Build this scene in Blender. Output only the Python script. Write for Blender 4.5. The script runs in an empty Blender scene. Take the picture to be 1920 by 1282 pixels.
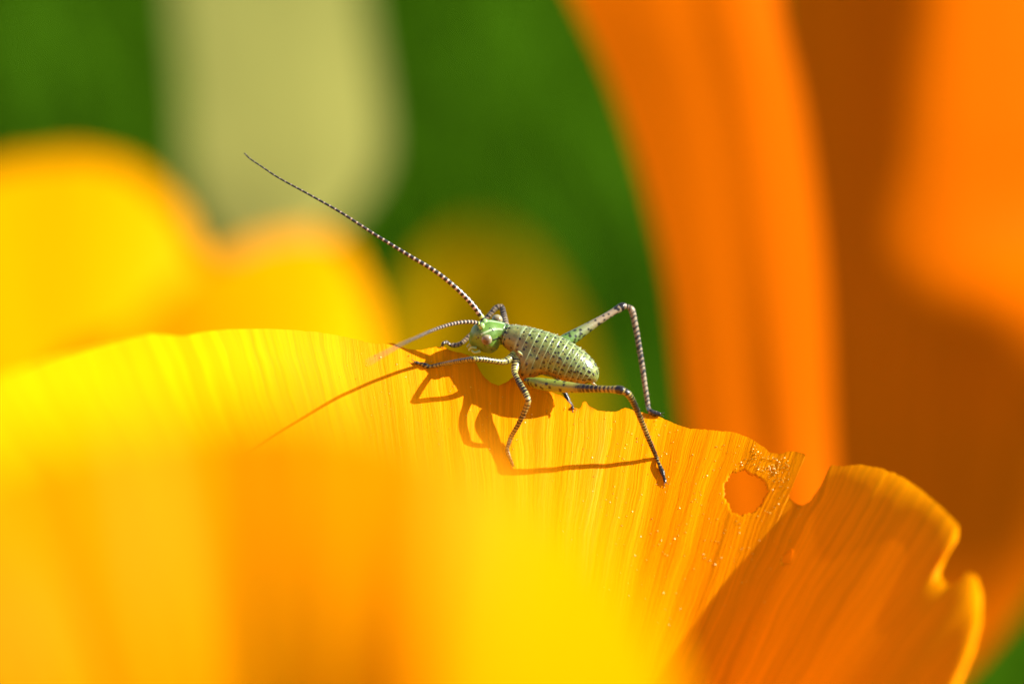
import bpy, math, random
import numpy as np
from mathutils import Vector, Matrix, noise

# ------------------------------------------------------------------ camera, sky, sun, exposure
# macro scene, 1 unit = 1 cm
scene = bpy.context.scene
C = scene.collection
random.seed(7); RNG = np.random.default_rng(7)
PITCH = math.radians(13.0)
DIST, FRAME_W = 20.0, 3.6
FOCUS = Vector((0, 0, 27.0))
RIGHT = Vector((1, 0, 0))
UP = Vector((0, math.sin(PITCH), math.cos(PITCH)))
FWD = Vector((0, math.cos(PITCH), -math.sin(PITCH)))
cam = bpy.data.cameras.new('camera'); camo = bpy.data.objects.new('camera', cam); C.objects.link(camo)
camo.location = FOCUS - FWD * DIST
camo.rotation_euler = (math.pi / 2 - PITCH, 0, 0)
cam.sensor_width = 36; cam.lens = 200
cam.clip_start = 0.5; cam.clip_end = 20000
cam.dof.use_dof = True; cam.dof.focus_distance = DIST - 0.03; cam.dof.aperture_fstop = 0.40
scene.camera = camo

SUN_CAM = (-0.80, -0.56, 0.18)          # travel of the light: right, up, away from the camera
sun_dir = (RIGHT * SUN_CAM[0] + UP * SUN_CAM[1] + FWD * SUN_CAM[2]).normalized()
to_sun = -sun_dir
world = bpy.data.worlds.new('World'); scene.world = world; world.use_nodes = True
wn = world.node_tree; bg = wn.nodes['Background']
sky = wn.nodes.new('ShaderNodeTexSky'); sky.sky_type = 'NISHITA'; sky.sun_disc = False
sky.sun_elevation = math.asin(to_sun.z); sky.sun_rotation = math.atan2(to_sun.x, to_sun.y)
wn.links.new(sky.outputs[0], bg.inputs[0]); bg.inputs[1].default_value = 0.08
sl = bpy.data.lights.new('sun', 'SUN'); sl.energy = 5.0; sl.angle = math.radians(0.53); sl.color = (1, 0.95, 0.86)
so = bpy.data.objects.new('sun', sl); C.objects.link(so); so.rotation_euler = sun_dir.to_track_quat('-Z', 'Y').to_euler()
so.location = (40, -10, 60)
scene.view_settings.view_transform = 'Standard'; scene.view_settings.look = 'None'
scene.view_settings.gamma = 1; scene.view_settings.exposure = 1.42
scene.render.engine = 'CYCLES'
scene.cycles.use_denoising = True
scene.cycles.max_bounces = 10; scene.cycles.diffuse_bounces = 6; scene.cycles.transmission_bounces = 6
scene.cycles.sample_clamp_indirect = 6

# ------------------------------------------------------------------ helpers
PX = FRAME_W / 1920.0
def pt(x, y, w):
    """photo column / row at a depth w (cm) behind the focus plane -> world point"""
    k = PX * (DIST + w) / DIST
    return FOCUS + RIGHT * ((x - 960) * k) + UP * ((641 - y) * k) + FWD * w
CAM0 = FOCUS - FWD * DIST
def pts_np(xyw):
    a = np.asarray(xyw, float)
    k = PX * (DIST + a[..., 2]) / DIST
    return (np.array(FOCUS) + ((a[..., 0] - 960) * k)[..., None] * np.array(RIGHT)
            + ((641 - a[..., 1]) * k)[..., None] * np.array(UP) + a[..., 2][..., None] * np.array(FWD))

def tag(o, label=None, cat=None, group=None, kind=None):
    if label: o['label'] = label
    if cat: o['category'] = cat
    if group: o['group'] = group
    if kind: o['kind'] = kind
    return o
def empty(name, loc):
    o = bpy.data.objects.new(name, None); o.location = loc; C.objects.link(o); o.empty_display_size = 0.2
    return o
def mesh_obj(name, verts, faces, mat, parent=None, uv=None, col=None, smooth=True):
    """verts in world space; the object's origin goes to the parent's origin"""
    v = np.asarray(verts, float)
    off = np.array(parent_world(parent)) if parent else v.mean(axis=0)
    me = bpy.data.meshes.new(name)
    me.from_pydata((v - off).tolist(), [], faces); me.update()
    if uv is not None:
        li = np.zeros(len(me.loops), dtype=np.int32); me.loops.foreach_get('vertex_index', li)
        ul = me.uv_layers.new(name='UVMap'); ul.data.foreach_set('uv', np.asarray(uv, float)[li].astype(np.float32).ravel())
    if col is not None:
        c = np.ones((len(v), 4), np.float32); c[:, :3] = col
        ca = me.color_attributes.new('pattern', 'FLOAT_COLOR', 'POINT'); ca.data.foreach_set('color', c.ravel())
    if smooth: me.polygons.foreach_set('use_smooth', [True] * len(me.polygons))
    me.materials.append(mat)
    o = bpy.data.objects.new(name, me); C.objects.link(o)
    if parent: o.parent = parent
    else: o.location = off
    return o
def parent_world(p):
    l = Vector((0, 0, 0))
    while p is not None: l += p.location; p = p.parent
    return l
def grid_faces(nr, nc, close=False):
    f = []
    m = nc if close else nc - 1
    for i in range(nr - 1):
        for j in range(m):
            a = i * nc + j; b = i * nc + (j + 1) % nc
            f.append((a, b, b + nc, a + nc))
    return f
def catmull(P, n):
    """resample control rows evenly in chord length with a Catmull-Rom curve"""
    P = np.asarray(P, float)
    d = np.r_[0, np.cumsum(np.maximum(np.linalg.norm(np.diff(P[:, :3], axis=0), axis=1), 1e-9))]
    T = np.linspace(0, d[-1], n)
    M = np.zeros_like(P)
    M[1:-1] = (P[2:] - P[:-2]) / (d[2:] - d[:-2])[:, None]
    M[0] = (P[1] - P[0]) / (d[1] - d[0]); M[-1] = (P[-1] - P[-2]) / (d[-1] - d[-2])
    i = np.clip(np.searchsorted(d, T, side='right') - 1, 0, len(P) - 2)
    h = (d[i + 1] - d[i]); t = ((T - d[i]) / h)[:, None]; h = h[:, None]
    return ((2*t**3 - 3*t**2 + 1) * P[i] + (t**3 - 2*t**2 + t) * h * M[i]
            + (-2*t**3 + 3*t**2) * P[i+1] + (t**3 - t**2) * h * M[i+1])
def tube_geo(path, radii, nseg, up0=None, cap=True):
    """path (n,3) world, radii (n,) or (n,2); parallel-transport frame. returns verts, faces, ring s, theta"""
    P = np.asarray(path, float); n = len(P)
    T = np.gradient(P, axis=0); T /= np.linalg.norm(T, axis=1)[:, None]
    u = np.array(up0 if up0 is not None else UP, float)
    R = np.asarray(radii, float)
    if R.ndim == 1: R = np.stack([R, R], 1)
    th = np.linspace(0, 2 * np.pi, nseg, endpoint=False)
    V = np.zeros((n, nseg, 3))
    for i in range(n):
        u = u - T[i] * (u @ T[i]); u /= np.linalg.norm(u)
        l = np.cross(T[i], u)
        V[i] = P[i] + R[i, 0] * np.cos(th)[:, None] * u + R[i, 1] * np.sin(th)[:, None] * l
    s = np.r_[0, np.cumsum(np.linalg.norm(np.diff(P, axis=0), axis=1))]
    F = grid_faces(n, nseg, True)
    verts = V.reshape(-1, 3)
    S = np.repeat(s, nseg); TH = np.tile(th, n)
    if cap:
        F.append(tuple(range(nseg - 1, -1, -1))); F.append(tuple(range((n - 1) * nseg, n * nseg)))
    return verts, F, S, TH

# ------------------------------------------------------------------ materials
def new_mat(name):
    m = bpy.data.materials.new(name); m.use_nodes = True; m.node_tree.nodes.clear()
    return m, m.node_tree.nodes, m.node_tree.links
def petal_mat(name, col, trans, mix=0.45, streak=(70, 3.0), sv=(0.72, 1.12), gloss=0.05, bump=0.25, damage=False):
    m, N, L = new_mat(name)
    uv = N.new('ShaderNodeUVMap'); uv.uv_map = 'UVMap'
    mp = N.new('ShaderNodeMapping'); mp.inputs['Scale'].default_value = (streak[0], streak[1], 1); 
    wn_ = N.new('ShaderNodeTexNoise'); wn_.inputs['Scale'].default_value = 7.0; wn_.inputs['Detail'].default_value = 3; L.new(uv.outputs[0], wn_.inputs['Vector'])
    wm = N.new('ShaderNodeVectorMath'); wm.operation = 'MULTIPLY_ADD'; wm.inputs[1].default_value = (0.035, 0.0, 0.0); L.new(wn_.outputs['Color'], wm.inputs[0]); L.new(uv.outputs[0], wm.inputs[2])
    L.new(wm.outputs[0], mp.inputs[0])
    n1 = N.new('ShaderNodeTexNoise'); n1.inputs['Scale'].default_value = 1.0; n1.inputs['Detail'].default_value = 5; n1.inputs['Roughness'].default_value = 0.62
    L.new(mp.outputs[0], n1.inputs['Vector'])
    mr = N.new('ShaderNodeMapRange'); mr.inputs[1].default_value = 0.35; mr.inputs[2].default_value = 0.66
    mr.inputs[3].default_value = sv[0]; mr.inputs[4].default_value = sv[1]; L.new(n1.outputs[0], mr.inputs[0])
    def scaled(c):
        x = N.new('ShaderNodeMix'); x.data_type = 'RGBA'; x.blend_type = 'MULTIPLY'; x.inputs[0].default_value = 1
        x.inputs[6].default_value = (*c, 1)
        cc = N.new('ShaderNodeCombineColor')
        for k in range(3): L.new(mr.outputs[0], cc.inputs[k])
        L.new(cc.outputs[0], x.inputs[7])
        if not damage: return x.outputs[2]
        at = N.new('ShaderNodeAttribute'); at.attribute_name = 'pattern'
        y = N.new('ShaderNodeMix'); y.data_type = 'RGBA'; y.blend_type = 'MULTIPLY'; y.inputs[0].default_value = 1
        L.new(x.outputs[2], y.inputs[6]); L.new(at.outputs['Color'], y.inputs[7]); return y.outputs[2]
    d = N.new('ShaderNodeBsdfDiffuse'); t = N.new('ShaderNodeBsdfTranslucent'); g = N.new('ShaderNodeBsdfGlossy')
    L.new(scaled(col), d.inputs[0]); L.new(scaled(trans), t.inputs[0])
    g.inputs['Color'].default_value = (1, 0.95, 0.85, 1); g.inputs['Roughness'].default_value = 0.42
    mx = N.new('ShaderNodeMixShader'); mx.inputs[0].default_value = mix; L.new(d.outputs[0], mx.inputs[1]); L.new(t.outputs[0], mx.inputs[2])
    m2 = N.new('ShaderNodeMixShader'); m2.inputs[0].default_value = gloss; L.new(mx.outputs[0], m2.inputs[1]); L.new(g.outputs[0], m2.inputs[2])
    if bump:
        n2 = N.new('ShaderNodeTexNoise'); n2.inputs['Scale'].default_value = 1; n2.inputs['Detail'].default_value = 3
        mp2 = N.new('ShaderNodeMapping'); mp2.inputs['Scale'].default_value = (streak[0] * 4, streak[1] * 14, 1); L.new(uv.outputs[0], mp2.inputs[0]); L.new(mp2.outputs[0], n2.inputs['Vector'])
        ad = N.new('ShaderNodeMath'); ad.operation = 'MULTIPLY_ADD'; ad.inputs[1].default_value = 0.35; L.new(n2.outputs[0], ad.inputs[0]); L.new(n1.outputs[0], ad.inputs[2])
        b = N.new('ShaderNodeBump'); b.inputs['Strength'].default_value = bump; b.inputs['Distance'].default_value = 0.03
        L.new(ad.outputs[0], b.inputs['Height'])
        for s in (d, g): L.new(b.outputs[0], s.inputs['Normal'])
    o = N.new('ShaderNodeOutputMaterial'); L.new(m2.outputs[0], o.inputs[0])
    return m
def plain_mat(name, col, rough=0.6, var=0.25, scale=3.0, trans=0.0, spec=0.3):
    m, N, L = new_mat(name)
    tc = N.new('ShaderNodeTexCoord'); n = N.new('ShaderNodeTexNoise'); n.inputs['Scale'].default_value = scale; n.inputs['Detail'].default_value = 4
    L.new(tc.outputs['Object'], n.inputs['Vector'])
    r = N.new('ShaderNodeValToRGB'); r.color_ramp.elements[0].position = 0.3; r.color_ramp.elements[1].position = 0.7
    r.color_ramp.elements[0].color = (*[c * (1 - var) for c in col], 1); r.color_ramp.elements[1].color = (*[min(1, c * (1 + var)) for c in col], 1)
    L.new(n.outputs[0], r.inputs[0])
    p = N.new('ShaderNodeBsdfPrincipled'); p.inputs['Roughness'].default_value = rough; p.inputs['Specular IOR Level'].default_value = spec
    L.new(r.outputs[0], p.inputs['Base Color'])
    o = N.new('ShaderNodeOutputMaterial'); last = p.outputs[0]
    if trans:
        t = N.new('ShaderNodeBsdfTranslucent'); L.new(r.outputs[0], t.inputs[0])
        mx = N.new('ShaderNodeMixShader'); mx.inputs[0].default_value = trans; L.new(p.outputs[0], mx.inputs[1]); L.new(t.outputs[0], mx.inputs[2]); last = mx.outputs[0]
    L.new(last, o.inputs[0]); return m
def pattern_mat(name, rough=0.35, sss=0.0, spec=0.5, bump=0.0):
    m, N, L = new_mat(name)
    a = N.new('ShaderNodeAttribute'); a.attribute_name = 'pattern'
    p = N.new('ShaderNodeBsdfPrincipled'); p.inputs['Roughness'].default_value = rough; p.inputs['Specular IOR Level'].default_value = spec
    L.new(a.outputs['Color'], p.inputs['Base Color'])
    if sss:
        p.inputs['Subsurface Weight'].default_value = sss; p.inputs['Subsurface Radius'].default_value = (1, 0.8, 0.3); p.inputs['Subsurface Scale'].default_value = 0.025
    tc = N.new('ShaderNodeTexCoord'); n = N.new('ShaderNodeTexNoise'); n.inputs['Scale'].default_value = 160; n.inputs['Detail'].default_value = 3
    L.new(tc.outputs['Object'], n.inputs['Vector'])
    b = N.new('ShaderNodeBump'); b.inputs['Strength'].default_value = bump; b.inputs['Distance'].default_value = 0.004
    L.new(n.outputs[0], b.inputs['Height']); L.new(b.outputs[0], p.inputs['Normal'])
    o = N.new('ShaderNodeOutputMaterial'); L.new(p.outputs[0], o.inputs[0]); return m

M_PETAL = petal_mat('poppy petal', (0.97, 0.31, 0.0), (0.95, 0.20, 0.0), mix=0.31, streak=(150, 2.6), sv=(0.74, 1.05), gloss=0.002, bump=0.25, damage=True)
M_PETAL_FRONT = petal_mat('front poppy petal', (0.97, 0.34, 0.0), (0.97, 0.32, 0.0), mix=0.5, streak=(20, 1.5), sv=(0.9, 1.04), gloss=0.001, bump=0)
M_ORANGE = petal_mat('deep orange petal', (0.90, 0.165, 0.0), (0.93, 0.145, 0.0), mix=0.5, streak=(18, 1.5), sv=(0.85, 1.05), gloss=0.001, bump=0)
M_YELLOW = petal_mat('golden petal', (0.96, 0.38, 0.0), (0.95, 0.32, 0.0), mix=0.45, streak=(18, 1.5), sv=(0.85, 1.05), gloss=0.001, bump=0)
M_YELLOW_SHADED = petal_mat('shaded golden petal', (0.52, 0.27, 0.0), (0.50, 0.24, 0.0), mix=0.45, streak=(18, 1.5), sv=(0.85, 1.05), gloss=0.001, bump=0)  # golden petal for the dim poppy, shade painted in as darker base colours
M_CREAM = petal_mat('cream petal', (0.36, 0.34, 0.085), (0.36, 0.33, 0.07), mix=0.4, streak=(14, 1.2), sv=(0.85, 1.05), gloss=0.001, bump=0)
M_STEM = plain_mat('stem green', (0.07, 0.13, 0.03), 0.5, 0.25, 2.0)
M_LEAF = plain_mat('leaf green', (0.05, 0.12, 0.02), 0.5, 0.3, 1.5, trans=0.3)
M_GRASS = plain_mat('grass', (0.038, 0.105, 0.001), 0.8, 0.22, 0.05, trans=0.25, spec=0.02)
M_GROUND = plain_mat('meadow soil and moss', (0.03, 0.07, 0.002), 0.95, 0.4, 0.08, spec=0.0)
M_POLLEN = plain_mat('pollen', (0.95, 0.62, 0.05), 0.35, 0.1, 30, spec=0.6)
M_CHITIN = pattern_mat('cricket skin', 0.33, 0.25, 0.5, 0.25)
M_LEG = pattern_mat('cricket leg skin', 0.30, 0.0, 0.5, 0.2)
M_EYE = pattern_mat('cricket eye', 0.16, 0.0, 0.5, 0.0)
M_ANT = pattern_mat('antenna skin', 0.35, 0.0, 0.4, 0.0)

# ------------------------------------------------------------------ ground and meadow
s = 6000
mesh_obj('ground', [(-s, -s, 0), (s, -s, 0), (s, s, 0), (-s, s, 0)], [(0, 1, 2, 3)], M_GROUND)
tag(bpy.data.objects['ground'], kind='structure')
def blades(name, n, ymin, ymax, hmin, hmax, wid, label):
    V = []; F = []
    for i in range(n):
        y = ymin + (ymax - ymin) * random.random(); half = 12 + (y + 25) * 0.16
        x = random.uniform(-half, half)
        if -7 < y < 40 and abs(x) < 9: continue
        h = random.uniform(hmin, hmax); a = random.uniform(0, 6.283); lean = random.uniform(0.05, 0.55) * h
        dx, dy = math.cos(a), math.sin(a); px_, py_ = -dy * wid, dx * wid
        b = len(V)
        for k, (t, ww) in enumerate(((0, 1), (0.45, 0.9), (0.8, 0.55))):
            cx, cy, cz = x + dx * lean * t * t, y + dy * lean * t * t, h * t * (1 - 0.15 * t)
            V += [(cx - px_ * ww, cy - py_ * ww, cz), (cx + px_ * ww, cy + py_ * ww, cz)]
        V.append((x + dx * lean, y + dy * lean, h * 0.88))
        F += [(b, b+1, b+3, b+2), (b+2, b+3, b+5, b+4), (b+4, b+5, b+6)]
    o = mesh_obj(name, V, F, M_GRASS)
    tag(o, label, 'grass', kind='stuff')
blades('meadow_grass', 26000, 30, 260, 3, 9, 0.28, 'out of focus green meadow grass far behind the flowers')

# ------------------------------------------------------------------ flowers: helpers
def interp_table(xs, tab):
    t = np.asarray(tab, float); return np.stack([np.interp(xs, t[:, 0], t[:, k]) for k in range(1, t.shape[1])], -1)
def smooth1d(a, k):
    if k < 1: return a
    ker = np.hanning(2 * k + 3)[1:-1]; ker /= ker.sum()
    return np.convolve(np.pad(a, (k, k), mode='edge'), ker, mode='valid')
class FanPetal:
    """petal that fans out from a base point; edge table of (column, row, depth) seen from the camera"""
    def __init__(self, base, smooth_edge, power, ruffle=0.0, seed=0.0, bulge=0.0):
        self.base = base; self.bulge = bulge; self.p = power; self.ruffle = ruffle; self.seed = seed
        xb, yb, wb = base
        e = catmull(np.array([(x, y, w * 200) for x, y, w in smooth_edge]), 600); e[:, 2] /= 200
        ang = np.maximum.accumulate(np.arctan2(e[:, 0] - xb, yb - e[:, 1]))
        R = np.hypot(e[:, 0] - xb, yb - e[:, 1])
        self.tab = np.stack([ang, R, e[:, 2]], 1)
    def w(self, x, y):
        x = np.asarray(x, float); y = np.asarray(y, float)
        xb, yb, wb = self.base
        a = np.arctan2(x - xb, yb - y); r = np.hypot(x - xb, yb - y)
        R = np.interp(a, self.tab[:, 0], self.tab[:, 1]); we = np.interp(a, self.tab[:, 0], self.tab[:, 2])
        t = np.clip(1 - r / R, -0.3, 1)
        g = 1 - np.sign(1 - t) * np.abs(1 - t) ** self.p
        w = we + (wb - we) * g - self.bulge * np.sin(np.pi * np.clip(t, 0, 0.8) / 0.8)
        if self.ruffle:
            q = a * 57.3
            w = w + self.ruffle * (np.sin(q * 0.62 + self.seed) + 0.6 * np.sin(q * 1.31 + 2 + self.seed) + 0.4 * np.sin(q * 2.9 + self.seed * 2)) * np.clip(1.2 - t * 1.3, 0, 1)
        return w
    def mesh(self, name, edge, mat, parent, ts, hole=None, curl=None):
        xb, yb, wb = self.base
        edge = np.asarray(edge, float)
        a = np.arctan2(edge[:, 0] - xb, yb - edge[:, 1]); r = np.hypot(edge[:, 0] - xb, yb - edge[:, 1])
        for i in range(1, len(a)): a[i] = max(a[i], a[i-1] + 1e-5)
        nc = len(a); nr = len(ts)
        V = np.zeros((nr, nc, 3)); UV = np.zeros((nr, nc, 2))
        # depth of each row blends from the ragged edge to smooth rows
        for i, t in enumerate(ts):
            rr = r * (1 - t) + 2 * t
            x = xb + np.sin(a) * rr; y = yb - np.cos(a) * rr
            w = self.w(x, y)
            if curl is not None: w = w + np.interp(edge[:, 0], curl[0], curl[1]) * np.exp(-t * 55)
            V[i] = np.stack([x, y, w], -1)
            UV[i] = np.stack([a / 0.8, np.full(nc, 1 - t)], -1)
            R = np.interp(a, self.tab[:, 0], self.tab[:, 1]); UV[i, :, 1] = rr / R
        P2 = V.reshape(-1, 3).copy(); F = grid_faces(nr, nc)
        dmg = np.ones((nr, nc, 3))
        bit = ((edge[:, 0] > 838) & (edge[:, 0] < 1115)) | ((edge[:, 0] > 1440) & (edge[:, 0] < 1575))
        for i, t in enumerate(ts):
            k = 0.55 * np.exp(-t * 260) * bit * (0.6 + 0.4 * np.sin(np.arange(nc) * 0.37) * np.sin(np.arange(nc) * 0.11 + 1))
            dmg[i] -= k[:, None] * np.array((0.6, 0.8, 0.0))
        dmg = dmg.reshape(-1, 3)
        if hole is not None:
            for poly in hole:
                poly = np.asarray(poly, float); c = poly.mean(0)
                ang = np.arctan2(poly[:, 1] - c[1], poly[:, 0] - c[0]); rad = np.hypot(poly[:, 0] - c[0], poly[:, 1] - c[1])
                o = np.argsort(ang); ang = ang[o]; rad = rad[o]
                rel = P2[:, :2] - c; va = np.arctan2(rel[:, 1], rel[:, 0]); vr = np.hypot(rel[:, 0], rel[:, 1])
                lim = np.interp(va, ang, rad, period=2 * np.pi) * (1 + 0.035 * np.sin(va * 11 + 1) + 0.03 * np.sin(va * 23 + 2) + 0.02 * np.sin(va * 37))
                inside = vr < lim
                keep = []; bound = set()
                for f in F:
                    n_in = sum(inside[k] for k in f)
                    if n_in >= 3: continue
                    keep.append(f)
                    if n_in:
                        for k in f:
                            if inside[k]: bound.add(k)
                F = keep
                for k in bound:
                    d = rel[k] / max(vr[k], 1e-6)
                    P2[k, :2] = c + d * lim[k]
                    dmg[k] = (0.62, 0.45, 1)
                b = np.array(sorted(bound)); 
                if len(b): P2[b, 2] = self.w(P2[b, 0], P2[b, 1]) + 0.007
            used = np.zeros(len(P2), bool)
            for f in F:
                for k in f: used[k] = True
            idx = np.cumsum(used) - 1
            F = [tuple(int(idx[k]) for k in f) for f in F]
            P2 = P2[used]; dmg = dmg[used]; UVf = UV.reshape(-1, 2)[used]
        else: UVf = UV.reshape(-1, 2)
        return mesh_obj(name, pts_np(P2), F, mat, parent, uv=UVf, col=np.clip(dmg, 0, 1))

def stem_mesh(root, top, foot, r=0.11):
    top = Vector(top); foot = Vector(foot)
    ctrl = [top, top + Vector((0, 0, -2.0)), (top + foot) / 2 + Vector((random.uniform(-.6, .6), random.uniform(-.6, .6), 0)), foot]
    P = catmull([tuple(c) for c in ctrl], 40)
    v, f, s_, th = tube_geo(P, np.linspace(r, r * 1.35, 40), 10, up0=(0, 1, 0))
    return mesh_obj('stem', v, f, M_STEM, root)
def receptacle(root, p, r):
    P = np.array([np.array(p) + np.array((0, 0, z)) for z in (0.16, 0.1, 0.06, 0.03, -0.05, -0.18, -0.34)])
    R = np.array([0.3, 0.62, 1.0, 1.0, 0.62, 0.4, 0.28]) * r
    P = catmull(np.c_[P, R], 24)
    v, f, _, _ = tube_geo(P[:, :3], P[:, 3], 20, up0=(0, 1, 0))
    return mesh_obj('receptacle', v, f, M_STEM, root)
def leaf(root, p, ang, L_):
    """feathery, divided leaf: a midrib with paired narrow lobes"""
    V = []; F = []
    p = Vector(p); d = Vector((math.cos(ang), math.sin(ang), 0)); sd = Vector((-d.y, d.x, 0))
    def strip(a, b, w):
        i = len(V); q = (b - a).cross(Vector((0, 0, 1))).normalized() * w
        V.extend([tuple(a - q), tuple(a + q), tuple((a+b)/2 + q*1.3), tuple((a+b)/2 - q*1.3), tuple(b)])
        F.extend([(i, i+1, i+2, i+3), (i+3, i+2, i+4)])
    prev = p
    for k in range(1, 8):
        t = k / 7; q = p + d * (L_ * t) + Vector((0, 0, L_ * (0.75 * t - 0.55 * t * t)))
        strip(prev, q + (q - prev) * .1, 0.06 * (1.1 - t))
        for sg in (-1, 1):
            e = q + sd * sg * L_ * 0.28 * (1.15 - t) + d * L_ * 0.16 + Vector((0, 0, 0.1 * L_ * random.random()))
            strip(q, e, 0.07)
            strip((q + e) / 2, (q + e) / 2 + d * L_ * 0.14 + Vector((0, 0, .04)), 0.05)
        prev = q
    return mesh_obj('leaf', V, F, M_LEAF, root, smooth=False)

# ------------------------------------------------------------------ main poppy
BASE = (950, 2150, -2.3)
root = empty('poppy_flower', Vector((pt(*BASE).x, pt(*BASE).y, 0)))
tag(root, 'large golden orange poppy with bitten petals carrying the small green cricket', 'flower')
SMOOTH = [(-420, 1050, -5.0), (-300, 880, -4.4), (-120, 745, -3.5), (0, 690, -2.8), (200, 630, -1.5), (400, 603, -0.52), (600, 608, -0.03), (780, 628, 0.10),
          (960, 660, 0.13), (1120, 700, 0.14), (1250, 745, 0.11), (1330, 765, 0.055), (1400, 790, -0.02), (1500, 815, -0.15), (1570, 840, -0.29), (1640, 860, -0.50),
          (1740, 910, -0.84), (1800, 965, -1.16), (1850, 1040, -1.48), (1865, 1110, -1.66), (1860, 1200, -1.9), (1840, 1282, -2.1), (1790, 1420, -2.35), (1700, 1560, -2.5)]
petal_main = FanPetal(BASE, SMOOTH, 0.74, ruffle=0.003, seed=1.3)
EDGE = [(-400, 1080), (-300, 900), (-120, 765), (0, 702), (100, 668), (200, 643), (280, 625), (310, 627), (345, 630), (380, 622), (430, 617), (500, 616), (560, 619), (600, 623),
        (650, 632), (690, 642), (712, 645), (738, 643), (752, 650), (775, 656), (795, 656), (815, 650), (838, 652), (846, 658), (866, 662), (886, 668), (893, 680), (898, 692),
        (907, 706), (922, 719), (936, 722), (948, 718), (960, 708), (970, 706), (978, 712), (986, 718), (998, 722), (1012, 729), (1040, 737), (1055, 742), (1065, 752), (1073, 763), (1086, 767),
        (1089, 764), (1094, 752), (1098, 752), (1104, 761), (1113, 765), (1122, 770), (1140, 772), (1158, 771), (1170, 765), (1182, 766), (1192, 772), (1212, 774), (1240, 783), (1262, 793),
        (1292, 803), (1330, 806), (1372, 809), (1402, 819), (1424, 832), (1444, 848), (1460, 851), (1478, 846), (1496, 846), (1512, 853), (1504, 862), (1490, 880), (1480, 898), (1478, 916), (1480, 934),
        (1492, 944), (1504, 948), (1518, 940), (1534, 918), (1545, 900), (1546, 886), (1556, 877), (1558, 871), (1580, 874), (1612, 870), (1650, 877), (1690, 892), (1730, 920), (1770, 955), (1798, 985),
        (1796, 1010), (1775, 1045), (1762, 1075), (1775, 1098), (1800, 1090), (1812, 1072), (1832, 1080), (1842, 1115), (1840, 1165), (1825, 1220), (1795, 1290), (1760, 1400), (1690, 1540)]
def dense_edge(E, step, jag=0.0, lo=560, hi=1560):
    out = []
    E = np.asarray(E, float)
    L_ = np.r_[0, np.cumsum(np.hypot(*np.diff(E, axis=0).T))]
    n = int(L_[-1] / step)
    T = np.linspace(0, L_[-1], n)
    X = np.interp(T, L_, E[:, 0]); Y = np.interp(T, L_, E[:, 1])
    X = smooth1d(X, 1); Y = smooth1d(Y, 1)
    for i in range(n):
        j = jag * (noise.noise(Vector((T[i] * 0.09, 3.1, 0))) * 1.2 + noise.noise(Vector((T[i] * 0.3, 9.1, 0)))) if lo < X[i] < hi + 200 else 0
        out.append((X[i], Y[i] + j))
    return out
ts = np.r_[np.linspace(0, 0.012, 5), np.linspace(0.0147, 0.30, 110), np.linspace(0.31, 1, 40)]
HOLE1 = [(1368, 893), (1380, 885), (1398, 884), (1404, 889), (1416, 894), (1428, 898), (1432, 906), (1438, 914), (1438, 922), (1434, 930), (1426, 945), (1418, 955), (1408, 961), (1396, 962), (1384, 964), (1374, 960), (1370, 948), (1362, 938), (1359, 926), (1360, 908)]
HOLE2 = [(1466, 1050), (1472, 1040), (1480, 1034), (1487, 1032), (1484, 1042), (1476, 1054), (1468, 1056)]
main = petal_main.mesh('petal', dense_edge(EDGE, 3.6, 1.6), M_PETAL, root, ts, hole=[HOLE1, HOLE2], curl=((0, 1560, 1640, 1900), (0.004, 0.006, 0.05, 0.07)))
main['label'] = 'sunlit yellow orange petal with bite holes and ragged rim'
LOW = [(250, 1950, -4.0), (350, 1700, -4.5), (600, 1520, -4.9), (950, 1460, -5.0), (1300, 1520, -4.8), (1550, 1680, -4.3), (1650, 1900, -3.8)]
low = FanPetal((950, 2150, -2.45), LOW, 0.6)
low.mesh('petal', dense_edge([(x, y) for x, y, w in LOW], 14), M_PETAL_FRONT, root, np.linspace(0, 1, 40))
bp = pt(*BASE)
receptacle(root, bp + Vector((0, 0, -0.02)), 0.42)
stem_mesh(root, bp + Vector((0, 0, -0.2)), (bp.x, bp.y, 0))
for k in range(5): leaf(root, (bp.x, bp.y, 0.05 + k * 0.9), k * 2.2 + .4, random.uniform(4, 6))
# stamens in the cup
for k in range(12):
    a = k * 2.399; q = Vector((math.cos(a), math.sin(a), 0))
    P = catmull([tuple(bp + q * 0.08 + Vector((0, 0, 0.1))), tuple(bp + q * 0.14 + Vector((0, 0, .5))), tuple(bp + q * 0.24 + Vector((0, 0, 0.85 + .1 * (k % 3))))], 14)
    rr = np.r_[np.full(8, 0.012), np.linspace(0.03, 0.045, 3), np.linspace(0.045, 0.012, 3)]
    v, f, _, _ = tube_geo(P, rr, 8, up0=(0, 1, 0)); mesh_obj('stamen', v, f, M_POLLEN, root)

# ------------------------------------------------------------------ poppy in front
FBASE = (640, 2750, -6.6)
rootf = empty('poppy_flower', Vector((pt(*FBASE).x, pt(*FBASE).y, 0)))
tag(rootf, 'blurred bright yellow poppy standing in front of the bitten petal', 'flower')
FRONT = [(-620, 1300, -8.92), (-400, 1040, -8.90), (-150, 890, -8.85), (100, 815, -8.78), (300, 780, -8.72), (400, 765, -8.70), (520, 757, -8.70), (640, 764, -8.72), (740, 788, -8.735), (820, 825, -8.74), (900, 872, -8.72), (1000, 925, -8.64), (1100, 995, -8.48), (1180, 1090, -8.25), (1235, 1190, -7.95), (1270, 1290, -7.55), (1285, 1450, -7.0), (1270, 1600, -6.6)]
petal_front = FanPetal(FBASE, FRONT, 0.5, ruffle=0.01, seed=0.4, bulge=0.52)
petal_front.mesh('petal', dense_edge([(x, y) for x, y, w in FRONT], 14), M_PETAL_FRONT, rootf, np.linspace(0, 1, 70))
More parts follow.
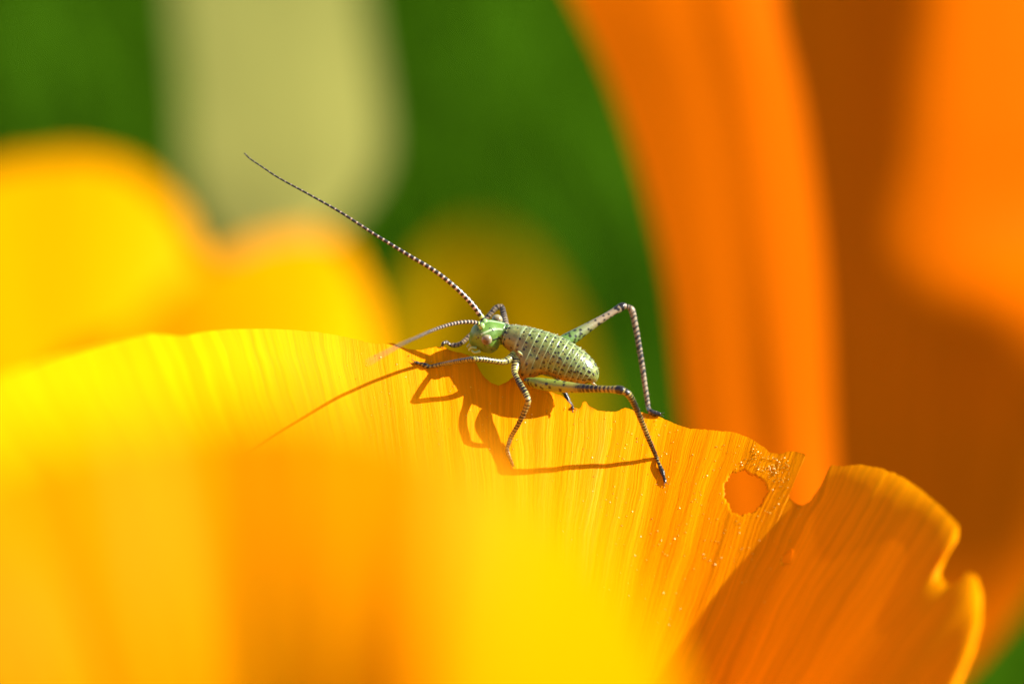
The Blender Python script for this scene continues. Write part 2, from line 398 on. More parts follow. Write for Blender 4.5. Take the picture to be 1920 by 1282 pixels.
FBACK = [(-300, 1900, -5.6), (-100, 1650, -5.2), (200, 1480, -4.9), (640, 1440, -4.8), (1000, 1500, -4.9), (1250, 1650, -5.2), (1400, 1900, -5.6)]
FanPetal(FBASE, FBACK, 0.6).mesh('petal', dense_edge([(x, y) for x, y, w in FBACK], 14), M_PETAL_FRONT, rootf, np.linspace(0, 1, 40))
fb = pt(*FBASE); receptacle(rootf, fb, 0.35); stem_mesh(rootf, fb + Vector((0, 0, -0.2)), (fb.x, fb.y, 0))
for k in range(4): leaf(rootf, (fb.x, fb.y, 0.05 + k), k * 2.2 + 1.4, random.uniform(4, 6))

# ------------------------------------------------------------------ large orange poppy behind, to the right
def patch(name, rows, mat, parent, nu=60, nv=60):
    R = [catmull([(x, y, w * 100) for x, y, w in r], nu) for r in rows]
    R = np.array(R)
    G = np.stack([catmull(R[:, j], nv) for j in range(nu)], 1)
    G[..., 2] /= 100
    uv = np.stack(np.meshgrid(np.linspace(0, 1, nu), np.linspace(1, 0, nv)), -1).reshape(-1, 2)
    return mesh_obj(name, pts_np(G.reshape(-1, 3)), grid_faces(nv, nu), mat, parent, uv=uv)
ob = pt(1585, 1480, 8.22)
root2 = empty('poppy_flower', Vector((ob.x, ob.y, 0)))
tag(root2, 'tall deep orange poppy cup out of focus behind the bitten petal', 'flower')
def deeper(rows, dw): return [[(x, y, w + dw) for x, y, w in r] for r in rows]
A = [[(930, -260, 5.75), (1160, -300, 5.8), (1350, -300, 5.85), (1480, -260, 5.95)],
     [(1070, 0, 5.7), (1220, 0, 5.72), (1360, 0, 5.76), (1460, 0, 5.84)],
     [(1160, 200, 5.7), (1280, 200, 5.72), (1390, 200, 5.76), (1505, 200, 5.84)],
     [(1245, 500, 5.7), (1330, 500, 5.72), (1430, 500, 5.76), (1545, 500, 5.84)],
     [(1285, 800, 5.72), (1370, 800, 5.74), (1455, 800, 5.76), (1560, 800, 5.84)],
     [(1340, 1150, 5.74), (1420, 1150, 5.74), (1500, 1150, 5.76), (1575, 1150, 5.84)],
     [(1570, 1470, 6.2), (1578, 1470, 6.15), (1588, 1470, 6.15), (1596, 1470, 6.2)]]
A = [[r[0], (r[1][0], r[1][1], r[1][2] - 0.008), ((r[1][0] + r[2][0]) / 2, r[1][1], r[1][2] + 0.012), (r[2][0] + 20, r[2][1], r[2][2] - 0.01), r[3]] for r in A]
patch('petal', deeper(A, 2), M_ORANGE, root2)
B = [[(1450, -280, 8.70), (1590, -280, 8.54), (1730, -280, 8.36), (1860, -280, 8.40), (2150, -260, 8.7)],
     [(1460, 0, 8.60), (1590, 0, 8.44), (1725, 0, 8.26), (1850, 0, 8.30), (2140, 0, 8.6)],
     [(1470, 220, 8.50), (1590, 220, 8.34), (1700, 220, 8.18), (1830, 220, 8.22), (2130, 220, 8.5)],
     [(1480, 460, 8.40), (1570, 460, 8.26), (1660, 460, 8.12), (1820, 460, 8.14), (2120, 460, 8.36)],
     [(1490, 600, 8.36), (1620, 600, 8.16), (1760, 600, 7.96), (1920, 600, 7.76), (2110, 600, 7.72)],
     [(1500, 860, 8.16), (1650, 860, 7.94), (1800, 860, 7.72), (1950, 860, 7.5), (2060, 860, 7.4)],
     [(1530, 1150, 7.7), (1640, 1150, 7.5), (1750, 1150, 7.32), (1840, 1150, 7.18), (1910, 1150, 7.1)],
     [(1572, 1470, 6.3), (1580, 1470, 6.3), (1590, 1470, 6.3), (1596, 1470, 6.3), (1600, 1470, 6.25)]]
patch('petal', deeper(B, 2), M_ORANGE, root2)
receptacle(root2, ob, 0.3); stem_mesh(root2, ob + Vector((0, 0, -0.2)), (ob.x, ob.y, 0))
for k in range(4): leaf(root2, (ob.x, ob.y, 0.05 + k * 1.1), k * 2.0 + 1, random.uniform(4, 6))

# ------------------------------------------------------------------ cup-shaped poppies farther back
def cup(label, x, y, w, H, prof, mat, tilt=(0, 0), npet=4, spin=0.3, group=None, name='poppy_flower'):
    b = pt(x, y, w)
    r = empty(name, Vector((b.x, b.y, 0))); tag(r, label, 'flower', group)
    prof = np.array(prof, float)
    ax = Matrix.Rotation(tilt[0], 3, 'Y') @ Matrix.Rotation(tilt[1], 3, 'X')
    for k in range(npet):
        az = spin + k * 2 * math.pi / npet; ha = math.pi / npet * 1.28
        nu, nv = 36, 36; V = []; UV = []
        for i in range(nv):
            for j in range(nu):
                sx = -1 + 2 * j / (nu - 1); t = i / (nv - 1)
                tt = t * (1 - 0.16 * abs(sx) ** 2.6)
                rr = np.interp(tt, prof[:, 0], prof[:, 1]) * (1 + 0.05 * (k % 2)) * (1 + 0.02 * math.sin(sx * 9 + k * 2) * t)
                a_ = az + sx * ha
                p = ax @ Vector((rr * math.cos(a_), rr * math.sin(a_), tt * H))
                V.append(tuple(b + p)); UV.append((j / nu, t))
        mesh_obj('petal', V, grid_faces(nv, nu), mat, r, uv=UV)
    receptacle(r, b, 0.16); stem_mesh(r, b + Vector((0, 0, -0.2)), (b.x, b.y, 0), 0.08)
    for k in range(3): leaf(r, (b.x, b.y, 0.05 + k), k * 2.1 + x, random.uniform(3, 5))
    return r
def bowl(R): return [(0, 0.1), (0.08, 0.45 * R), (0.2, 0.75 * R), (0.4, 0.97 * R), (0.6, R), (0.8, 0.9 * R), (1.0, 0.68 * R)]
def fan_flower(label, base, back, front, mat, p, name='poppy_flower'):
    b = pt(*base); r = empty(name, Vector((b.x, b.y, 0))); tag(r, label, 'flower')
    for tab, pw in ((back, p), (front, 0.55)):
        fp = FanPetal(base, tab, pw, ruffle=0.0, seed=base[0] * 0.01)
        fp.mesh('petal', dense_edge([(x, y) for x, y, w in tab], 14), mat, r, np.linspace(0, 1, 40))
    receptacle(r, b, 0.2); stem_mesh(r, b + Vector((0, 0, -0.2)), (b.x, b.y, 0), 0.08)
    for k in range(3): leaf(r, (b.x, b.y, 0.05 + k), k * 2.1 + base[0], random.uniform(3, 5))
    return r
def low_front(x, half, y, w): return [(x - half, y + 160, w + .6), (x - half * .7, y + 40, w + .2), (x - half * .3, y, w), (x + half * .3, y, w), (x + half * .7, y + 40, w + .2), (x + half, y + 160, w + .6)]
fan_flower('bright yellow poppy glowing softly left of the cream flower', (130, 1180, 16.0),
    [(-480, 760, 17.6), (-300, 500, 18.2), (-140, 370, 18.5), (20, 305, 18.8), (150, 290, 18.9), (250, 315, 18.9), (335, 395, 18.8), (390, 520, 18.6), (420, 700, 18.3)],
    low_front(130, 300, 850, 15.0), M_YELLOW, 1.0)
fan_flower('golden poppy below the pale cream flower, top hidden by its cup', (560, 1200, 15.0),
    [(180, 760, 16.6), (240, 620, 17.2), (350, 510, 17.5), (490, 448, 17.7), (590, 432, 17.8), (655, 470, 17.7), (700, 580, 17.4), (715, 760, 16.8)],
    low_front(560, 230, 850, 14.0), M_YELLOW, 1.2)
fan_flower('golden poppy with shade painted into its colour, behind the green cricket, partly against green meadow', (930, 1250, 31.0),
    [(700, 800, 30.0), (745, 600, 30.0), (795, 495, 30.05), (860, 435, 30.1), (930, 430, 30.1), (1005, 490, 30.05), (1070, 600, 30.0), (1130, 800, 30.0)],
    low_front(930, 230, 900, 29.4), M_YELLOW_SHADED, 1.05)
cb = pt(510, 500, 20.5)
root3 = empty('cream_flower', Vector((cb.x, cb.y, 0)))
tag(root3, 'pale cream flower cup standing above the golden poppies', 'flower')
K = [[(300, -330, 13.38), (430, -380, 13.35), (550, -380, 13.3), (650, -330, 13.3)],
     [(325, -50, 12.78), (430, -50, 12.74), (560, -50, 12.7), (675, -50, 12.7)],
     [(345, 180, 12.30), (450, 180, 12.25), (590, 180, 12.22), (710, 180, 12.26)],
     [(352, 310, 12.0), (460, 320, 11.95), (600, 320, 11.9), (715, 300, 11.95)],
     [(375, 410, 11.85), (450, 430, 11.75), (570, 410, 11.7), (670, 380, 11.8)],
     [(455, 490, 11.6), (490, 495, 11.52), (525, 495, 11.5), (560, 490, 11.55)]]
patch('petal', deeper(K, 9), M_CREAM, root3)
patch('petal', [[(x, y, w + 9 + 0.9 * min(1, (495 - y) / 200) + 0.02) for x, y, w in r] for r in K], M_CREAM, root3)
receptacle(root3, cb, 0.14); stem_mesh(root3, cb + Vector((0, 0, -0.2)), (cb.x, cb.y, 0), 0.07)
for k in range(3): leaf(root3, (cb.x, cb.y, 0.05 + k), k * 2.1, 4)

# ------------------------------------------------------------------ the cricket
hero = empty('bush_cricket', pt(1000, 722, 0.0))
tag(hero, 'tiny pale green black-speckled bush cricket standing on the rim of a poppy petal', 'insect')
def hashn(a, b=0.0, c=0.0): return noise.noise(Vector((a, b, c)))
BLACK = np.array((0.012, 0.009, 0.008))

# body: one continuous loft from tail to face; rows: column, row, half height (px), half width factor
ROWS = [(1117, 716, 1.5), (1115, 712.5, 9), (1110.5, 707.5, 17), (1103, 701.5, 24.5), (1090, 694, 31.5), (1071, 684, 36.5), (1046, 671, 39), (1020, 659, 38), (1000, 650, 35.5), (980, 641, 31),
        (966, 635, 27), (956, 631, 24.5), (949, 628, 20.5), (944, 626.5, 20.5), (936, 625.5, 23), (925, 627.5, 29.5), (913, 632, 33), (903, 636.5, 30.5), (895, 641, 24), (889, 645, 15), (885.5, 648, 6), (885, 649, 1)]
def body_w(x): return float(np.interp(x, [885, 945, 1000, 1118], [0.045, 0.035, 0.01, -0.02]))
ctrl = []
for (x, y, h) in ROWS:
    w = body_w(x)
    p = pt(x, y, w); ctrl.append((*p, h * PX))
NB, NS = 520, 160
ring = catmull(ctrl, NB)
Pc = ring[:, :3]; Rr = np.maximum(ring[:, 3], 0.0015)
colx = np.array([((Vector(p) - FOCUS).dot(RIGHT)) / PX + 960 for p in Pc])     # photo column of each ring
ROLL = math.radians(32)
u0 = np.array(UP * math.cos(ROLL) * 0.92 + RIGHT * 0.38 * math.cos(ROLL) - FWD * math.sin(ROLL))
T = np.gradient(Pc, axis=0); T /= np.linalg.norm(T, axis=1)[:, None]
Ts = np.stack([smooth1d(T[:, k], 14) for k in range(3)], 1); Ts /= np.linalg.norm(Ts, axis=1)[:, None]
th = np.linspace(0, 2 * np.pi, NS, endpoint=False)
segx = [988, 974, 960]                                  # not used for spacing below, kept near the photo
# tergite rear borders measured along the axis column
BORD = [1108, 1101, 1092.5, 1083, 1073, 1062, 1051, 1039.5, 1028, 1015.5, 1003, 990.5, 978, 951]
V = np.zeros((NB, NS, 3)); COL = np.zeros((NB, NS, 3))
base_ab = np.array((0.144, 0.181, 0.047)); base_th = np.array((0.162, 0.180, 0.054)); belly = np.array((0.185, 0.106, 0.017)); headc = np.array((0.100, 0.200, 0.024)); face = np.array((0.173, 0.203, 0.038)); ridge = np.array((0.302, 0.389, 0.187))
spots = []   # (column, theta, radius px)
for bi, bx in enumerate(BORD):
    Rloc = np.interp(bx, colx[::-1], Rr[::-1]) / PX
    n = max(8, int(2 * math.pi * Rloc / 12))
    for k in range(n):
        spots.append((bx + 2.2 + random.uniform(-.8, .8), (k + random.uniform(-.2, .2) + 0.5 * (bi % 2)) * 2 * math.pi / n, random.uniform(1.7, 2.9)))
for bi in range(len(BORD) - 1):                          # smaller dots in the middle of each plate
    x1, x0 = BORD[bi], BORD[bi + 1]
    Rloc = np.interp((x0 + x1) / 2, colx[::-1], Rr[::-1]) / PX
    n = max(6, int(2 * math.pi * Rloc / (13 if x1 > 1030 else 22)))
    for k in range(n):
        spots.append((x0 + (x1 - x0) * random.uniform(0.35, 0.75), (k + random.uniform(-.35, .35)) * 2 * math.pi / n, random.uniform(1.0, 2.1)))
for k in range(34):
    spots.append((random.uniform(893, 945), random.uniform(0, 6.283), random.uniform(1.0, 1.8)))
for k in range(9): spots.append((924 + k * 2.1, -1.30 - 0.02 * k, 1.7))      # dark streak behind the near eye
for k in range(16):                                      # dark collar behind the head
    spots.append((random.uniform(943, 950), k * 0.39, random.uniform(2.2, 3.4)))
spots = np.array(spots)
for i in range(NB):
    x = colx[i]; t = Ts[i]
    u = u0 - t * (u0 @ t); u /= np.linalg.norm(u); l = np.cross(t, u)
    R = Rr[i]
    f = np.ones(NS)
    c = np.cos(th)                                       # +1 on the back, -1 on the belly
    dors = np.clip((c + 0.45) / 0.35, 0, 1)
    # overlapping plates on the trunk
    rid = np.zeros(NS)
    if x > 949:
        k = next((b for b in BORD[::-1] if b > x), 1120); kk = [b for b in BORD if b <= x]; lo_ = max(kk) if kk else 938
        q = (x - lo_) / max(k - lo_, 1e-3)
        f += dors * (0.028 * (q ** 2) - 0.009) * min(1, (1120 - x) / 25)
        rid = dors * np.exp(-((q - 0.94) / 0.07) ** 2) * (0.75 + 0.25 * np.sin(th * 7 + k))
        f += dors * 0.012 * math.sin(i * 2.1) * 0
    # belly a little flatter, sides a little fuller
    f *= 1 - 0.10 * np.clip(-c, 0, 1) ** 2
    if x < 945: f *= 1 + 0.05 * np.cos(2 * th)
    f += 0.98 * math.exp(-((x - 1004) / 21) ** 2) * np.clip(-np.cos(th - 0.5), 0, 1) ** 2.2      # breast between the legs
    V[i] = Pc[i] + (R * f * c)[:, None] * u + (R * 0.97 * f * np.sin(th))[:, None] * l
    if x > 949:
        bc = base_ab if x > 990 else base_th
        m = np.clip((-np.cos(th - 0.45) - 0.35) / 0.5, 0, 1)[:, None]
        col = bc * (1 - m) + belly * m  # belly's own tone, with orange bounce light from the petal painted in
        mott = np.array([hashn(i * 0.09, a_ * 5, 2.0) for a_ in th])[:, None]
        col = col * (1 + 0.35 * mott) + np.array((0.05, 0.0, -0.01)) * np.clip(mott, 0, 1)
        col = col * (1 - rid[:, None] * 0.85) + ridge * rid[:, None] * 0.85
    else:
        g = np.clip((x - 893) / 25, 0, 1); m = np.clip((-c + 0.0) / 0.6, 0, 1)[:, None]
        top = headc
        col = top * (1 - m) + face * m
        col = np.repeat(col, 1, 0) * (1 + 0.3 * np.array([hashn(i * 0.05, a_ * 3, 5.0) for a_ in th])[:, None])
        if 944 < x: col = col * 0.55
        # pale lines over the crown
        for th0 in (0.62, -0.62, 0.12):
            ln = np.exp(-((np.angle(np.exp(1j * (th - th0))) * R / PX) / 1.6) ** 2) * (1 if 908 < x < 944 else 0)
            col = col * (1 - 0.7 * ln[:, None]) + np.array((0.55, 0.68, 0.42)) * 0.7 * ln[:, None]
    near = spots[np.abs(spots[:, 0] - x) < 3.2]
    for sx, st, sr in near:
        d2 = ((x - sx) * 1.09) ** 2 + (np.angle(np.exp(1j * (th - st))) * R / PX) ** 2
        a_ = np.clip((sr * sr * 1.3 - d2) / (sr * sr * 0.5), 0, 1)[:, None]
        col = col * (1 - a_) + BLACK * a_
        V[i] += (a_ * 0.0008) * (V[i] - Pc[i]) / R * 0.8
    COL[i] = col
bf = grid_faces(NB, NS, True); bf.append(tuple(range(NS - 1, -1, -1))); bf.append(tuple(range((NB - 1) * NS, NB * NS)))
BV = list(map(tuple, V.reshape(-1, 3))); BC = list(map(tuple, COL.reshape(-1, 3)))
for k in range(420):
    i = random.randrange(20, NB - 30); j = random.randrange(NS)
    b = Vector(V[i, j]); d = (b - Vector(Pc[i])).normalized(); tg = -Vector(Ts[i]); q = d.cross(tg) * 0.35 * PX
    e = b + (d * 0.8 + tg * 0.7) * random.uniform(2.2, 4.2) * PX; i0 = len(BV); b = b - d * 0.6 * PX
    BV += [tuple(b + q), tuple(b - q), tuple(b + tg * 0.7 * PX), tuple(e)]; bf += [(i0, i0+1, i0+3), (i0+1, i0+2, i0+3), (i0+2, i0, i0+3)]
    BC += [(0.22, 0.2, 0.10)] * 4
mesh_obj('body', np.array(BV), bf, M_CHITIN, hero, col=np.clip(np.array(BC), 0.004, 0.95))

def ellipsoid(center, axes, nu=28, nv=18):
    v = []
    for i in range(nv + 1):
        p = math.pi * i / nv
        for j in range(nu):
            a_ = 2 * math.pi * j / nu
            d = (math.sin(p) * math.cos(a_), math.sin(p) * math.sin(a_), math.cos(p))
            v.append(Vector(center) + axes[0] * d[0] + axes[1] * d[1] + axes[2] * d[2])
    return np.array([tuple(q) for q in v]), grid_faces(nv + 1, nu, True)
def eye(x, y, w, r):
    c = pt(x, y, w)
    v, f = ellipsoid(c, (RIGHT * r * PX, UP * r * PX, FWD * r * PX * 0.95), 36, 24)
    rel = (v - np.array(c)) / (r * PX)
    cam_side = -(rel @ np.array(FWD)) - 0.25 * (rel @ np.array(UP)) - 0.1 * (rel @ np.array(RIGHT))
    base = np.array((0.24, 0.205, 0.115)); dark = np.array((0.10, 0.055, 0.02))
    m = np.clip((cam_side - 0.55) / 0.35, 0, 1)[:, None]
    mesh_obj('eye', v, f, M_EYE, hero, col=base * (1 - m) + dark * m)
eye(912.5, 636.5, -0.012, 10.3); eye(932, 600, 0.078, 10.5)

# antenna sockets
for x, y, w in ((909, 604, 0.012), (903, 611, -0.012)):
    c = pt(x, y, w)
    v, f = ellipsoid(c, (RIGHT * 5.5 * PX + UP * 3.5 * PX, UP * 6.0 * PX - RIGHT * 3.0 * PX, FWD * 6.5 * PX), 24, 16)
    rel = (v - np.array(c)) / (6.5 * PX); q = np.sin(rel[:, 0] * 5 + rel[:, 2] * 4)[:, None]
    col = np.array((0.20, 0.34, 0.08)) * (1 - np.clip(q, 0, 1) * 0.5) + np.array((0.4, 0.5, 0.3)) * np.clip(q, 0, 1) * 0.5
    mesh_obj('antenna_socket', v, f, M_CHITIN, hero, col=col)
# antennae: ringed black and cream
def antenna(ctrl_px, bands, r0, r1, n=700, extra=0.0):
    c = [(*pt(x, y, w), 0) for x, y, w in ctrl_px]
    P = catmull(c, n)[:, :3]
    t = np.linspace(0, 1, n)
    R = (r1 + (r0 - r1) * (1 - t) ** 1.5) * PX
    R[:16] *= np.linspace(1.55, 1.0, 16); R[-1] *= 0.4
    v, f, S, TH = tube_geo(P, R, 10)
    s_px = S / PX
    cream = np.array((0.46, 0.34, 0.24)); green = np.array((0.42, 0.55, 0.12))
    tip = np.clip((s_px / s_px.max() - 0.35) / 0.4, 0, 1)
    period = np.interp(s_px, [0, 120, 300, 560], [10, 10.5, 12, 13]); ph = np.cumsum(np.r_[0, np.diff(s_px)] / period)
    u = ph + 0.12 * np.array([hashn(q * 0.31, bands) for q in ph])
    fr = u - np.floor(u)
    duty = np.interp(s_px, [0, 60, 200, 560], [0.54, 0.60, 0.72, 0.84]) + extra
    dark = np.clip((duty / 2 - np.abs(fr - 0.5)) * 14 + 0.5, 0, 1)
    base = cream[None] * (1 - 0.35 * tip[:, None]); base = np.where((s_px < 22)[:, None], green[None], base)
    dk = BLACK[None] * (1 + tip[:, None] * 2.0)
    col = base * (1 - dark[:, None]) + dk * dark[:, None]
    mesh_obj('antenna', v, f, M_ANT, hero, col=np.clip(col, 0.004, 0.9))
antenna([(912, 609, 0.03), (905, 597, 0.018), (893, 580, 0.015), (878, 562, 0.01), (852, 537, 0.0), (815, 508, 0.0), (770, 481, 0), (700, 438, 0.01), (640, 399, 0.02), (580, 365, 0.05), (520, 332, 0.09), (490, 312, 0.12), (468, 297, 0.15), (458, 287, 0.17)], 1.0, 5.2, 1.35)
antenna([(908, 615, 0.0), (899, 607, -0.015), (882, 603.5, -0.06), (860, 605, -0.11), (838, 610, -0.17), (812, 619, -0.26), (785, 631, -0.42), (760, 642, -0.62), (735, 655, -0.85), (690, 680, -1.2)], 5.0, 3.9, 1.4, extra=0.14)

# legs: femur (part) > tibia, tarsus (sub-parts)
def limb(ctrl_px, n, nseg=20):
    c = [(*pt(x, y, w), r * PX) for x, y, w, r in ctrl_px]
    P = catmull(c, n)
    v, f, S, TH = tube_geo(P[:, :3], np.maximum(P[:, 3], 0.0006), nseg)
    return v, f, S / PX, TH, P
def ringed(S, TH, base, period, duty, wob, seed, fade=None):
    ph = S / period + wob * np.sin(TH * 2 + seed) + 0.35 * np.array([hashn(a_ * 0.11, seed) for a_ in S])
    k = np.floor(ph); fr = ph - k
    rnd = np.sin(k * 12.9898 + seed * 3.1) * 0.5 + 0.5; rnd2 = np.sin(k * 78.233 + seed * 1.7) * 0.5 + 0.5
    arc = 0.5 + 0.5 * np.cos(TH - 0.9 + 1.8 * (rnd2 - 0.5))
    d = duty * (0.62 + 0.8 * arc) * (0.65 + 0.75 * rnd)
    dk = np.clip((d / 2 - np.abs(fr - 0.5)) * 9 + 0.4, 0, 1)[:, None]
    return base * (1 - dk) + BLACK * dk
def spotted(S, TH, R, base, dens, seed, rmin, rmax, length):
    rng = np.random.default_rng(seed)
    col = np.repeat(base[None] if base.ndim == 1 else base, len(S) if base.ndim == 1 else 1, 0).copy()
    n = int(dens)
    for k in range(n):
        s0 = rng.uniform(2, length - 2); t0 = rng.uniform(0, 6.283); r = rng.uniform(rmin, rmax)
        sel = np.abs(S - s0) < r * 1.5
        d2 = (S[sel] - s0) ** 2 + (np.angle(np.exp(1j * (TH[sel] - t0))) * R[sel]) ** 2
        a_ = np.clip((r * r * 1.2 - d2) / (r * r * 0.5), 0, 1)[:, None]
        col[sel] = col[sel] * (1 - a_) + BLACK * a_
    return col
def spikes(v, f, col, P, nsp, length, rng):
    """short hairs standing off a tube, appended to its mesh"""
    v = list(map(tuple, v)); f = list(f); col = list(map(tuple, col))
    n = len(P)
    for k in range(nsp):
        i = rng.integers(int(n * 0.05), n - 3); d = Vector(rng.normal(size=3)); tg = Vector(P[min(i + 2, n - 1), :3] - P[i, :3]).normalized()
        d = (d - tg * d.dot(tg)).normalized(); r = P[i, 3]; b = Vector(P[i, :3]) + d * r * 0.9
        e = b + (d * 0.9 + tg * 0.5) * length * PX; q = d.cross(tg) * 0.5 * PX; i0 = len(v)
        v += [tuple(b + q), tuple(b - q), tuple(b + tg * 0.8 * PX), tuple(e)]; f += [(i0, i0+1, i0+3), (i0+1, i0+2, i0+3), (i0+2, i0, i0+3)]
        col += [(0.10, 0.07, 0.04)] * 4
    return np.array(v), f, np.array(col)
OLIVE = np.array((0.251, 0.237, 0.063)); FARC = np.array((0.236, 0.177, 0.105)); GREEN = np.array((0.177, 0.223, 0.026)); FGREEN = np.array((0.098, 0.181, 0.035)); YEL = np.array((0.265, 0.209, 0.048))
def leg(femur, tibia, tarsus, cf, ct, kind, seed, hindmost=False, claw=None):
    rng = np.random.default_rng(seed)
    v, f, S, TH, P = limb(femur, 200, 26)
    Rv = np.repeat(P[:, 3] / PX, 26); Lf = S.max()
    if kind == 'hind':
        mix = np.clip((S / Lf - 0.35) / 0.35, 0, 1)[:, None]
        base = cf * (1 - mix) + ct * mix
        col = spotted(S, TH, Rv, base, 170 if hindmost else 110, seed, 1.9, 3.4, Lf)
        kn = np.clip((S / Lf - 0.50) / 0.1, 0, 1)[:, None]
        if not hindmost: col = col * (1 - kn) + ringed(S, TH, base, 8.5, 0.55, 0.05, seed) * kn
        k2 = (np.abs(S / Lf - 0.955) < 0.028) & (np.cos(TH - 0.5) > -0.35); col[k2] = BLACK
    else:
        base = np.repeat(cf[None], len(S), 0)
        col = ringed(S, TH, base, 6.5, 0.55, 0.12, seed)
        col = np.where((S < Lf * 0.15)[:, None], np.array((0.36, 0.40, 0.08))[None], col)
    fo = mesh_obj('leg', v, f, M_LEG, hero, col=np.clip(col, 0.004, 0.9))
    tibia = [(x, y, w, r * 1.1) for x, y, w, r in tibia]
    v, f, S, TH, P = limb(tibia, 220, 18)
    col = ringed(S, TH, np.repeat(ct[None], len(S), 0), 9.5 if hindmost else 6.8 if kind == 'hind' else 6.4, 0.36 if hindmost else 0.62, 0.22 if hindmost else 0.10, seed + 3)
    k2 = (S < 9) & (np.cos(TH) > -0.2)
    if kind == 'hind': col[k2] = BLACK
    v, f, col = spikes(v, f, col, P, 90 if kind == 'hind' else 44, 4.2, rng)
    mesh_obj('tibia', v, f, M_LEG, fo, col=np.clip(col, 0.004, 0.9))
    v, f, S, TH, P = limb(tarsus, 90, 14)
    col = ringed(S, TH, np.repeat((ct * 0.9)[None], len(S), 0), 7.5, 0.75, 0.15, seed + 5)
    v = list(map(tuple, v)); f = list(f); col = list(map(tuple, col))
    # two claws
    e = Vector(P[-1, :3]); dr = (e - Vector(P[-8, :3])).normalized(); sd = dr.cross(FWD).normalized()
    for sg in (-1, 1):
        pth = [tuple(e - dr * 1.5 * PX), tuple(e + (dr * 3 + sd * sg * 2.6) * PX), tuple(e + (dr * 6.5 + sd * sg * 3.6 + FWD * 1.0) * PX)]
        cv, cf_, cs, ct_ = tube_geo(catmull(pth, 8), np.linspace(1.0, 0.3, 8) * PX, 6); i0 = len(v)
        v += list(map(tuple, cv)); f += [tuple(a_ + i0 for a_ in q) for q in cf_]; col += [(0.05, 0.03, 0.02)] * len(cv)
    mesh_obj('tarsus', np.array(v), f, M_LEG, fo, col=np.clip(np.array(col), 0.004, 0.9))
    return fo
W = lambda x, y, d=0.006: float(petal_main.w(x, y)) - d
# near side
leg([(968, 660, 0.0, 8), (957, 672, -0.03, 7.5), (944, 678, -0.05, 6), (925, 676.5, -0.07, 5.3), (905, 673.5, -0.09, 5.4), (890, 673, -0.105, 5.0), (886, 673.5, -0.105, 4.2)],
    [(891, 673, -0.105, 4.8), (880, 674, -0.085, 4.4), (855, 678, -0.03, 4.0), (830, 682.5, 0.025, 3.7), (812, 686, W(812, 686, .012), 3.2)],
    [(814, 686, W(814, 686, .014), 3.0), (806, 687, W(806, 687), 3.4), (800, 686, W(800, 686), 4.6), (792, 683, W(792, 683), 4.2), (787, 681.5, W(787, 681), 2.8), (781, 680, W(781, 680), 3.3), (777, 679, W(777, 679), 2.4)],
    OLIVE, OLIVE, 'front', 11)
leg([(977, 664, 0.0, 12), (969, 680, -0.03, 9.5), (965, 697, -0.06, 6), (969, 708, -0.09, 5.3), (977, 723, -0.12, 5.8), (985, 737, -0.14, 6.0), (990, 749, -0.155, 5.4), (991, 755, -0.155, 4.5)],
    [(991, 750, -0.155, 5.0), (989, 758, -0.152, 4.6), (982, 775, -0.14, 4.3), (971, 797, -0.12, 4.1), (958, 820, -0.095, 3.9), (952, 837, W(952, 837, .016), 3.6)],
    [(952.5, 834, W(952, 834, .02), 3.6), (951, 842, W(951, 842, .012), 3.8), (952.5, 850, W(952, 850), 4.2), (956, 859, W(956, 859), 3.2), (960, 868, W(960, 868), 3.0), (962, 873, W(962, 873), 2.2)],
    np.array((0.37, 0.34, 0.10)), YEL, 'middle', 23)
leg([(985, 712.5, -0.045, 3.0), (988, 713.5, -0.052, 5.6), (997, 716, -0.066, 8.8), (1015, 719.5, -0.095, 11.6), (1040, 723, -0.12, 11.8), (1068, 726, -0.145, 10.2), (1095, 728, -0.17, 8.0), (1120, 729, -0.195, 6.6), (1145, 730, -0.218, 6.4), (1158, 730.5, -0.23, 7.8), (1166, 732, -0.235, 8.0), (1172, 735, -0.235, 5.0)],
    [(1166, 733, -0.235, 4.0), (1172, 734.5, -0.235, 5.6), (1178, 739, -0.23, 6.0), (1187, 753, -0.205, 5.2), (1200, 783, -0.155, 4.7), (1214, 818, -0.10, 4.2), (1226, 846, -0.055, 3.8), (1233, 862, -0.03, 3.4)],
    [(1231, 858, -0.035, 3.2), (1235, 868, W(1235, 868, .014), 3.2), (1239, 878, W(1239, 878, .01), 4.2), (1242, 885, W(1242, 885), 4.8), (1244.5, 893, W(1244, 893), 3.0), (1246.5, 900, W(1246, 900), 3.2), (1247.5, 904, W(1247, 904), 2.0)],
    GREEN, YEL, 'hind', 31)
